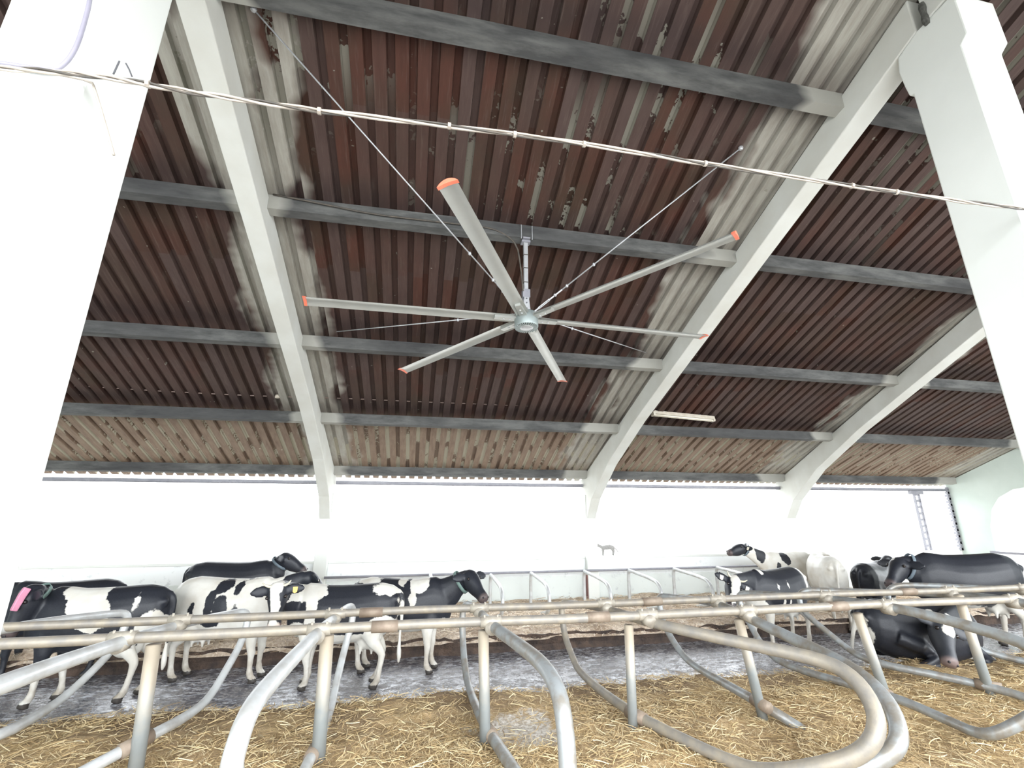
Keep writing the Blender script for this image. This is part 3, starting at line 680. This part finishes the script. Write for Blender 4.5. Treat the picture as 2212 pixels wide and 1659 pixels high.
for l, lb in ((((258, 132), (245, 160)), 'short straight dark wire end on the left pillar'), (((272, 137), (279, 150), (285, 165)), 'short curved dark wire end on the left pillar')):
    bm = BM(); tube(bm, [at(*p, 2.27) for p in l], .004, 6); tag(obj('wire_stub', bm, 'steel_dark'), lb, 'wire')
wl = thing('wire_line', 'thin wire strung low under the roof across all bays', 'wire', at(1106, 876, 9.42))
bm = BM(); tube(bm, [at(60, 827, 9.42), at(160, 833, 9.42), at(400, 848, 9.42), at(600, 857, 9.42), at(690, 858, 9.42), at(1000, 872, 9.42), at(1400, 885, 9.42), at(1700, 897, 9.42), at(2050, 915, 9.42), at(2180, 922, 9.42)], .011, 6, False, 1); obj('wire', bm, 'copper_wire', wl, True)
bm = BM(); p = at(599, 856, 9.42); ball(bm, p, .055, (1.3, .8, .8), 10); obj('insulator', bm, 'lamp_cream', wl, True)
a = at(1409, 893, 9.32); b = at(1542, 906, 9.32)
lm = thing('fluorescent_lamp', 'unlit cream fluorescent batten lamp hanging beside the second roof beam', 'lamp', (a+b)/2)
u = (b-a).normalized(); s_ = u.cross(V((0, 0, 1))).normalized(); v_ = s_.cross(u)
if v_.z < 0: v_ = -v_
def lampbar(a, b, w0, w1, z0, z1):
    bm = BM(); loft(bm, [[q+s_*w0+v_*z0, q-s_*w0+v_*z0, q-s_*w1+v_*z1, q+s_*w1+v_*z1] for q in (a, b)]); return bm
obj('housing', lampbar(a, b, .055, .035, -.01, .07), 'lamp_cream', lm, bevel=.006)
for sg in (-1, 1):
    bm = BM(); cyl(bm, a+u*.05+s_*.04*sg-v_*.035, b-u*.05+s_*.04*sg-v_*.035, .017, 10); obj('tube', bm, 'tag_white', lm, True)
for q, d in ((a, u), (b, -u)):
    bm = BM(); loft(bm, [[r+s_*.065-v_*.055, r-s_*.065-v_*.055, r-s_*.065+v_*.0, r+s_*.065+v_*.0] for r in (q, q+d*.05)]); obj('lamp_holder', bm, 'lamp_cream', lm, bevel=.006)
for q, e_ in ((a+u*.15, at(1412, 885, 9.42)), (b-u*.3, at(1500, 889, 9.42))):
    bm = BM(); cyl(bm, q+v_*.07, e_, .006, 6); obj('hanger', bm, 'steel_dark', lm)

# ------------------------------------------------------------------ cows
def smooth_cow_mesh(name, bm, vox=.02):
    bmesh.ops.recalc_face_normals(bm, faces=bm.faces)
    me = bpy.data.meshes.new(name+'_raw'); bm.to_mesh(me); bm.free()
    o = bpy.data.objects.new(name+'_raw', me); COL.objects.link(o)
    r = o.modifiers.new('r', 'REMESH'); r.mode = 'VOXEL'; r.voxel_size = vox
    s_ = o.modifiers.new('s', 'SMOOTH'); s_.factor = .5; s_.iterations = 4
    dg = bpy.context.evaluated_depsgraph_get()
    out = bpy.data.meshes.new_from_object(o.evaluated_get(dg)); out.name = name
    bpy.data.objects.remove(o); bpy.data.meshes.remove(me)
    return out
SEC = [(-.84, 1.13, .07, .12), (-.80, 1.12, .16, .22), (-.72, 1.09, .235, .30), (-.55, 1.06, .285, .365), (-.42, 1.035, .295, .385), (-.2, 1.0, .32, .405),
       (.05, .985, .335, .41), (.25, .99, .315, .405), (.42, 1.015, .27, .405), (.56, 1.035, .235, .395), (.68, 1.02, .205, .34), (.78, .99, .15, .25), (.83, .97, .07, .13)]
X_, Y_, Z_ = V((1, 0, 0)), V((0, 1, 0)), V((0, 0, 1))
def limb(bm, pts, side=Y_, n=10):
    """pts: (x,y,z,r_fore_aft,r_side)"""
    P = [V(p[:3]) for p in pts]; rings = []
    for i, p in enumerate(P):
        t = (P[min(i+1, len(P)-1)]-P[max(i-1, 0)]).normalized()
        b = (side-t*side.dot(t)).normalized(); a = b.cross(t); rings.append(ring(p, a, b, pts[i][3], pts[i][4], n))
    loft(bm, rings)
def cow(label, loc, heading, scale=1.0, poll=None, muzzle=None, face=None, base=-1, patches=(), headpatches=(), headbase=None, legs=None, legwhite=None,
        collar=None, tagc=None, horns=False, lying=False, udder=False, tailwag=0.0, pinktag=False, neckt=.72, legdz=None, nose=.12, greyhead=0.0):
    t = thing('cow', label, 'cow', loc, 'dairy cows'); t.rotation_euler = (0, 0, R(heading)); t.scale = (scale,)*3
    M = Matrix.Translation(V(loc)) @ Matrix.Rotation(R(heading), 4, 'Z') @ Matrix.Scale(scale, 4); Mi = M.inverted()
    dz = -.565 if lying else 0.0
    P = (Mi @ V(poll)) if poll is not None else V((1.18, 0, 1.42+dz))
    Q = (Mi @ V(muzzle)) if muzzle is not None else V((1.55, 0, 1.08+dz))
    bm = BM()
    rings = []
    for x, zc, hw, hh in SEC:
        rg = []
        for i in range(20):
            a = 2*math.pi*i/20; cy, cz = math.cos(a), math.sin(a)
            wy = hw*(1.08 if lying else 1)*math.copysign(abs(cy)**.85, cy); wz = hh*math.copysign(abs(cz)**.9, cz)
            if cz > 0: wy *= (1-(.14 if -.6 < x < -.4 else .27)*cz*cz)          # bony top line
            rg.append(V((x, wy, zc+dz+wz)))
        rings.append(rg)
    loft(bm, rings)
    # hook bones and withers
    for sy in (-1, 1):
        ball(bm, (-.79, sy*.11, 1.20+dz), .07)
    # neck
    nb = [V((.50, 0, 1.10+dz)), V((.70, 0, 1.14+dz))]
    mid = nb[1].lerp(P, .5) + V((0, 0, .0)); end = P + (Q-P).normalized()*.02
    pts = [nb[0], nb[1], nb[1].lerp(mid, .5), mid, mid.lerp(end, .55), end]
    rad = [(.30, .17), (.28, .15), (.235, .125), (.19, .105), (.155, .095), (.125, .095)]
    rings = []; frames = []
    for i, p in enumerate(pts):
        tt = (pts[min(i+1, 5)]-pts[max(i-1, 0)]).normalized(); b = Z_.cross(tt); b = (b if b.length > .05 else Y_).normalized(); a = tt.cross(b)
        frames.append((p, a, b)); rings.append(ring(p, a, b, rad[i][0], rad[i][1], 14))
    loft(bm, rings)
    # head frame
    ax = (Q-P).normalized(); L = .54
    fh = (Mi.to_3x3() @ V(face)).normalized() if face is not None else Z_
    upv = (fh - ax*fh.dot(ax)); upv = (upv if upv.length > .05 else X_ - ax*X_.dot(ax)).normalized(); sd = ax.cross(upv)
    hs = [(-.14, -.02, .05, .05), (-.08, -.01, .085, .085), (.04, 0, .108, .105), (.22, -.012, .118, .12), (.36, -.02, .106, .122), (.52, -.022, .083, .112), (.70, -.02, .068, .09), (.84, -.012, .074, .078), (.95, -.012, .080, .072), (1.02, -.016, .066, .056), (1.05, -.016, .035, .03)]
    loft(bm, [ring(P+ax*(t_*L)+upv*o_, sd, upv, w_*1.17, h_*1.2, 16, .9) for t_, o_, w_, h_ in hs])
    ears = []
    for sg in (-1, 1):
        e0 = P + ax*(.07*L) + sd*(sg*.085) + upv*.02
        dr = (sd*sg*1.0 - ax*.10 + upv*.04 - Z_*.16).normalized()
        ew = (ax*-.5 + Z_ - upv*.1); ew = (ew-dr*ew.dot(dr)).normalized(); et = dr.cross(ew)
        loft(bm, [ring(e0+dr*q, ew, et, a_, b_, 12) for q, a_, b_ in ((-.03, .034, .034), (.035, .048, .032), (.105, .080, .024), (.18, .082, .021), (.24, .056, .018), (.28, .020, .014))])
        ears.append((e0+dr*.15, dr, ew, et))
    # legs
    sw = legs or [0, 0, 0, 0]; ld = legdz or [0, 0, 0, 0]
    feet = []
    if not lying:
        for j, sy in enumerate((1, -1)):
            s_, h_ = sw[j], ld[j]
            limb(bm, [(.50, sy*.12, 1.0, .15, .10), (.50, sy*.155, .80, .135, .095), (.47+s_*.3, sy*.165, .62, .095, .075), (.475+s_*.55, sy*.155, .45+h_*.5, .062, .055), (.485+s_*.62, sy*.15, .40+h_*.6, .062, .056), (.475+s_*.72, sy*.145, .33+h_*.7, .045, .042), (.47+s_*.88, sy*.145, .20+h_, .037, .035), (.475+s_*.95, sy*.145, .13+h_, .050, .045), (.495+s_, sy*.145, .08+h_, .046, .045), (.525+s_*1.02, sy*.145, .045+h_, .062, .052), (.53+s_*1.02, sy*.145, .0+h_, .072, .058)])
            feet.append(V((.52+s_, sy*.145, h_)))
        for j, sy in enumerate((1, -1)):
            s_, h_ = sw[j+2], ld[j+2]
            limb(bm, [(-.52, sy*.14, 1.10, .22, .12), (-.50, sy*.17, .92, .21, .115), (-.46+s_*.2, sy*.185, .76, .165, .095), (-.53+s_*.45, sy*.175, .62, .095, .07), (-.635+s_*.65, sy*.16, .51+h_*.5, .066, .05), (-.665+s_*.72, sy*.155, .45+h_*.6, .058, .046), (-.655+s_*.82, sy*.15, .33+h_*.8, .042, .038), (-.64+s_*.9, sy*.15, .20+h_, .040, .037), (-.63+s_*.96, sy*.15, .13+h_, .050, .046), (-.605+s_, sy*.15, .08+h_, .047, .046), (-.575+s_, sy*.15, .045+h_, .064, .052), (-.57+s_, sy*.15, .0+h_, .074, .058)])
            feet.append(V((-.58+s_, sy*.15, h_)))
        if udder or True:
            ball(bm, (-.40, 0, .64), .17, (1.15, .85, .9), 14)
        if udder:
            for ux in (-.30, -.47):
                for uy in (-.07, .07): limb(bm, [(ux, uy, .55, .035, .035), (ux, uy, .47, .022, .022), (ux, uy, .43, .018, .018)], n=8)
    else:
        for sy in (1, -1):
            limb(bm, [(.45, sy*.17, .34, .13, .10), (.62, sy*.20, .20, .085, .075), (.80, sy*.21, .09, .06, .055), (.66, sy*.24, .06, .045, .045), (.50, sy*.26, .055, .045, .045), (.42, sy*.26, .05, .055, .05)], side=V((0, 0, 1)))
            limb(bm, [(-.50, sy*.18, .42, .22, .13), (-.25, sy*.30, .30, .15, .10), (-.10, sy*.36, .18, .09, .08), (-.32, sy*.38, .10, .06, .055), (-.50, sy*.37, .07, .05, .05), (-.32, sy*.40, .055, .042, .042), (-.10, sy*.41, .05, .05, .045), (-.03, sy*.41, .045, .055, .05)], side=V((0, 0, 1)))
    # tail
    z0 = 1.30+dz
    tp = [(-.74, 0, z0, .055), (-.84, 0, z0-.02, .045), (-.885, tailwag*.2, z0-.14, .036)] + ([(-.88, tailwag*.5, .95, .028), (-.87, tailwag*.8, .70, .024), (-.87, tailwag, .52, .034), (-.875, tailwag, .40, .04), (-.875, tailwag, .30, .02)] if not lying else [(-.90, .1, .35, .03), (-.85, .25, .10, .028), (-.7, .40, .05, .03)])
    tube(bm, tp, .03, 8, False, 1)
    me = smooth_cow_mesh('body', bm, .021 if not lying else .02)
    # coat
    n = len(me.vertices); coat = [0.0]*n; dirt = [0.0]*n; hoof = [0.0]*n; pink = [0.0]*n; greyed = [0.0]*n
    for i, v in enumerate(me.vertices):
        p = v.co; h = p-P; ta = h.dot(ax)/L; sa = h.dot(sd); ua = h.dot(upv)
        inhead = -.18 < ta < 1.2 and abs(sa) < .36 and abs(ua) < .16 and p.x > -5
        val = .25*base; z = p.z-dz
        for pt in patches:
            cx_, cz_, rx_, rz_, side, sg = pt
            if side and p.y*side < -.02: continue
            d = (1-math.hypot((p.x-cx_)/rx_, (z-cz_)/rz_))*min(rx_, rz_)
            val = max(val, d) if sg > 0 else min(val, -d)
        if legwhite is not None and not lying:
            for (zl, which) in legwhite:
                if z < zl+.12 and ((which == 'f' and p.x > .2) or (which == 'h' and p.x < .0) or which == 'a'):
                    val = max(val, min(zl-z, .2))
        if inhead:
            if headbase is not None: val = .2*headbase
            for tc, sc, tr, sr, umin, sg in headpatches:
                if ua < umin: continue
                d = (1-math.hypot((ta-tc)/tr, (sa-sc)/sr))*min(tr*L, sr)
                val = max(val, d) if sg > 0 else min(val, -d)
        coat[i] = val
        if inhead and ta > .86: pink[i] = min(nose, (ta-.86)*nose*12)
        if inhead: greyed[i] = greyhead
        if not lying:
            if z < .075 + max(ld): hoof[i] = 1.0 if any((p-f_).length < .10 and z-f_.z < .06 for f_ in feet) else 0.0
            dirt[i] = max(0, min(.9, (.55-z)/.5))
    for nm, arr in (('coat', coat), ('dirt', dirt), ('hoof', hoof), ('pink', pink), ('greyed', greyed)):
        a_ = me.attributes.new(nm, 'FLOAT', 'POINT'); a_.data.foreach_set('value', arr)
    for f_ in me.polygons: f_.use_smooth = True
    me.materials.clear(); me.materials.append(MATS['cow_coat'])
    ob = bpy.data.objects.new('body', me); COL.objects.link(ob); ob.parent = t
    for sg in (-1, 1):
        bm = BM(); ball(bm, P+ax*(.27*L)+sd*(sg*.120)+upv*.066, .024, seg=10); obj('eye', bm, 'eye_dark', t, True, True)
        bm = BM(); ball(bm, P+ax*(1.0*L)+sd*(sg*.049)+upv*.037, .017, (1, 1, .9), 8); obj('nostril', bm, 'nostril_dark', t, True, True)
    if horns:
        for sg in (-1, 1):
            p0 = P+sd*(sg*.075)+upv*.06; bm = BM(); tube(bm, [(*p0, .022), (*(p0+sd*sg*.07+upv*.03-ax*.01), .017), (*(p0+sd*sg*.11+upv*.07-ax*.05), .006)], .02, 8, False, 1); obj('horn', bm, 'horn', t, True, True)
    if collar:
        i = 4; p0 = pts[3].lerp(pts[5], neckt); tt = (pts[5]-pts[3]).normalized(); b = Z_.cross(tt); b = (b if b.length > .05 else Y_).normalized(); a = tt.cross(b)
        f_ = neckt; ra = .19+(.125-.19)*f_+.022; rb = .105+(.095-.105)*f_+.022
        bm = BM(); hw = .026
        o1 = [ring(p0+tt*s_, a, b, ra+e_, rb+e_, 24) for s_, e_ in ((-hw, .0), (hw, 0), (hw, .008), (-hw, .008))]
        loft(bm, o1, False, True, True); obj('collar', bm, collar, t, True, True)
    if tagc:
        for k_, mt in tagc:
            e0, dr, ew, et = ears[k_]; f0 = et if (M.to_3x3() @ et).y < 0 else -et
            bm = BM(); q = [e0+dr*a_+ew*b_+f0*.026 for a_, b_ in ((-.03, .02), (.035, .02), (.03, -.05), (0, -.065), (-.028, -.05))]
            prism(bm, q, f0*.006); obj('ear_tag', bm, mt, t, local=True)
    if pinktag:
        e0, dr, ew, et = ears[pinktag-1 if pinktag > 0 else 0]
        p0 = P+ax*(.02*L)+upv*.02
        wv = M.inverted().to_3x3() @ V((0, -1, 0)); wv.normalize()
        bm = BM(); sdv = sd if sd.dot(wv) > 0 else -sd
        q = [p0+ax*a_+upv*b_+sdv*.085 for a_, b_ in ((-.03, .145), (.06, .155), (.25, .14), (.25, .075), (.1, .075), (-.02, .07))]
        prism(bm, q, sdv*.06); o = obj('forehead_patch', bm, 'tag_pink', t, local=True, bevel=.01); o['label'] = 'pink marking tag on the forehead'
    return t

# D: black cow facing right
cow('black cow facing right with a green collar and white withers patch', (-.14, 8.72, 0), -13, 1.0, at(1012, 1243, 8.40), at(1044, 1290, 8.06), None, -1,
    patches=[(.30, 1.36, .16, .17, -1, 1), (.23, 1.19, .06, .16, -1, 1), (.02, 1.40, .08, .10, -1, 1), (-.55, 1.38, .2, .06, 0, 1), (-.1, .60, .34, .14, 0, 1), (-.03, .75, .04, .16, -1, 1), (.72, .70, .16, .12, 0, 1)],
    headbase=-1, legs=[.03, 0, 0, 0], legwhite=[(.74, 'f'), (.6, 'h')], collar='collar_green', neckt=.35)
# C: black cow facing left, head turned to the camera
cow('black and white cow with white blaze and yellow ear tag, facing the camera', (-1.0, 8.16, 0), 172, 1.0, at(602, 1268, 7.72), at(590, 1366, 7.55), (0, -1, .25), -1,
    patches=[(.42, 1.15, .085, .6, 1, 1), (.55, 1.32, .30, .13, 1, 1), (-.72, 1.36, .28, .10, 0, 1), (-.62, .66, .26, .34, 0, 1), (.62, .66, .22, .25, 0, 1), (-.66, 1.03, .025, .02, 1, 1), (-.88, .8, .06, .5, 0, 1)],
    headbase=-1, headpatches=[(.35, 0, .75, .062, .0, 1), (.05, 0, .24, .085, -.05, 1), (1.02, 0, .2, .09, -.2, 1)], legs=[-.05, .02, .03, .1], nose=.5, legwhite=[(.75, 'a')], tagc=[(0, 'tag_yellow')], horns=True, udder=True, tailwag=.03)
# B: white cow with black spots
bp = [(-.02, 1.30, .13, .09, -1, -1), (-.14, 1.12, .07, .16, -1, -1), (.03, 1.05, .11, .15, -1, -1), (-.10, .82, .15, .06, -1, -1), (.22, 1.30, .055, .08, -1, -1), (.26, .95, .06, .13, -1, -1), (-.42, .98, .05, .11, -1, -1), (.93, 1.2, .17, .34, 0, -1), (.30, 1.42, .07, .03, 0, -1), (-.16, 1.0, .05, .18, -1, -1), (-.06, .92, .09, .05, -1, -1)]
cow('white cow with black spots on its flank standing behind the rails', (-2.84, 8.85, 0), -14, 1.04, at(662, 1246, 8.75), at(700, 1290, 8.95), None, 1, patches=bp, headbase=-1, headpatches=[(.4, 0, .5, .04, 0, 1)], legs=[.02, .05, -.04, -.04], udder=True)
# A: black cow far left with pink tag
cow('black cow with white saddle, green collar and pink forehead tag at the left edge', (-4.32, 8.25, 0), 180, 1.03, at(75, 1275, 8.05), at(28, 1352, 7.95), None, -1,
    patches=[(.10, 1.30, .22, .26, 1, 1), (-.06, 1.08, .20, .2, 1, 1), (.30, 1.38, .14, .1, 0, 1), (.12, 1.02, .07, .08, 1, -1), (-.52, 1.22, .03, .10, 1, 1), (-.72, .78, .18, .34, 0, 1), (-.2, .6, .3, .10, 0, 1)],
    headbase=-1, legs=[.05, -.12, .1, .0], legwhite=[(.42, 'f'), (.66, 'h')], collar='collar_green', neckt=.55, pinktag=1, tailwag=-.02)
# A2 behind A
cow('plain black cow standing behind the cow with the pink tag', (-5.55, 9.45, 0), 185, 1.0, (-6.9, 9.3, 1.2), (-7.15, 9.2, .75), None, -1, patches=[(-.1, .6, .3, .12, 0, 1)], headbase=-1)
# B2: black cow behind B on the raised strip
cow('black cow with raised head and collar standing farthest back at left, facing right', (-3.45, 10.75, .17), 6, .98, at(612, 1204, 10.75), at(655, 1230, 10.7), None, -1, patches=[], headbase=-1, collar='collar_grey', neckt=.3)
# E: black and white cow right of centre, face to the camera
cow('black cow with white face, horns and white belly standing behind the rails right of centre', (7.05, 8.72, 0), 196, 1.0, at(1585, 1254, 8.25), at(1578, 1330, 8.0), (-.15, -1, .3), -1,
    patches=[(-.80, 1.0, .20, .8, 0, 1), (-.1, .60, .62, .16, 0, 1), (.18, .85, .03, .12, 1, 1), (.02, .82, .03, .08, 1, 1), (.5, 1.40, .05, .07, 1, 1), (.75, .75, .2, .2, 0, 1), (.28, 1.1, .02, .06, 1, 1), (.0, 1.12, .02, .06, 1, 1)],
    headbase=-1, headpatches=[(.3, 0, .6, .075, .0, 1), (.06, 0, .26, .095, -.05, 1)], legs=[0, .1, 0, .05], legwhite=[(.72, 'a')], tagc=[(1, 'tag_white'), (0, 'tag_white')], horns=True, udder=True)
# F: white cow with grey head on the raised strip
cow('white cow with a dark raised head and collar standing on the raised strip, facing left', (9.55, 11.2, .22), 182, .92, at(1604, 1183, 11.1), at(1568, 1196, 11.0), None, 1,
    patches=[(.25, 1.25, .13, .16, 1, -1), (.95, 1.45, .17, .3, 0, -1), (.52, 1.05, .05, .12, 1, -1)], headbase=-1, collar='collar_grey', neckt=.75, tagc=[(0, 'tag_white')])
# G: cream-white cow seen from behind
cow('cream-white cow seen from behind between two black cows', (9.45, 9.95, .12), 62, 1.0, (10.25, 10.85, 1.45), (10.6, 10.8, 1.08), None, 1, patches=[(-.3, .9, .03, .03, -1, -1)], headbase=1, legdz=[.12, .12, -.12, -.12], udder=True, tailwag=.05)
# H: black cow rump behind the big cow's head
cow('black cow with its rump to the camera behind the head of the big black cow', (10.6, 9.8, 0), 25, .97, None, None, None, -1, patches=[(-.1, .58, .5, .14, 0, 1)], headbase=-1, legwhite=[(.6, 'a')], tailwag=.05)
# I: big black cow at the right edge
cow('big black cow with a grey collar filling the right edge, facing left', (10.75, 7.95, 0), 165, 1.2, at(1946, 1216, 8.25), at(1912, 1282, 8.1), None, -1,
    patches=[(-.55, .62, .3, .2, 0, 1), (.3, .55, .4, .12, 0, 1)], headbase=-1, headpatches=[(.06, .06, .1, .03, -.1, 1)], legs=[0, 0, .05, .1], legwhite=[(.62, 'h'), (.45, 'f')], collar='collar_grey', neckt=.1, udder=True)
# J: black cow lying in a cubicle
cow('black cow lying in the straw at right with a white star on its forehead', (8.25, 7.0, .1), -10, 1.15, at(2030, 1346, 6.42), at(2060, 1458, 6.10), (-.1, -1, .35), -1,
    patches=[(-.93, .78, .17, .5, 0, 1), (.05, 1.30, .04, .02, -1, 1)], headbase=-1, headpatches=[(.24, 0, .20, .075, .0, 1)], lying=True, nose=.25, greyhead=.55)

# ------------------------------------------------------------------ small grey animal on the wall
g = at(1312, 1200, 12.4); g.z = 1.40
ct = thing('cat', 'small pale grey cat walking along the top of the low white wall', 'cat', (g.x, 12.4, 1.40))
bm = BM(); L_ = lambda x, z, y=0: V((g.x+x, 12.4+y, 1.40+z))
limbs = lambda pts: limb(bm, [(*L_(p[0], p[1], p[4] if len(p) > 4 else 0), p[2], p[3]) for p in pts], n=10)
limbs([(-.15, .19, .05, .045), (-.05, .20, .062, .055), (.08, .21, .065, .058), (.18, .19, .055, .05), (.21, .18, .03, .03)])
limbs([(-.13, .20, .045, .04), (-.20, .235, .04, .036), (-.24, .25, .03, .03)])
ball(bm, L_(-.25, .255), .05, (1.1, .9, .9))
for sy in (-.03, .03):
    limbs([(-.12, .18, .04, .03, sy), (-.115, .09, .024, .02, sy), (-.12, .02, .018, .017, sy), (-.13, .0, .025, .02, sy)])
    limbs([(.15, .18, .05, .035, sy), (.18, .10, .03, .022, sy), (.165, .02, .018, .017, sy), (.155, .0, .025, .02, sy)])
    loft(bm, [ring(L_(-.245, .285, sy), X_, Y_, .018, .012, 8), ring(L_(-.245, .325, sy), X_, Y_, .003, .003, 8)])
tube(bm, [(*L_(.19, .20), .018), (*L_(.26, .15), .016), (*L_(.31, .08), .014), (*L_(.34, .03), .010)], .015, 8, False, 1)
me = smooth_cow_mesh('body', bm, .011)
for f_ in me.polygons: f_.use_smooth = True
for v in me.vertices: v.co -= ct.location
me.materials.clear(); me.materials.append(MATS['cat_grey'])
o = bpy.data.objects.new('body', me); COL.objects.link(o); o.parent = ct
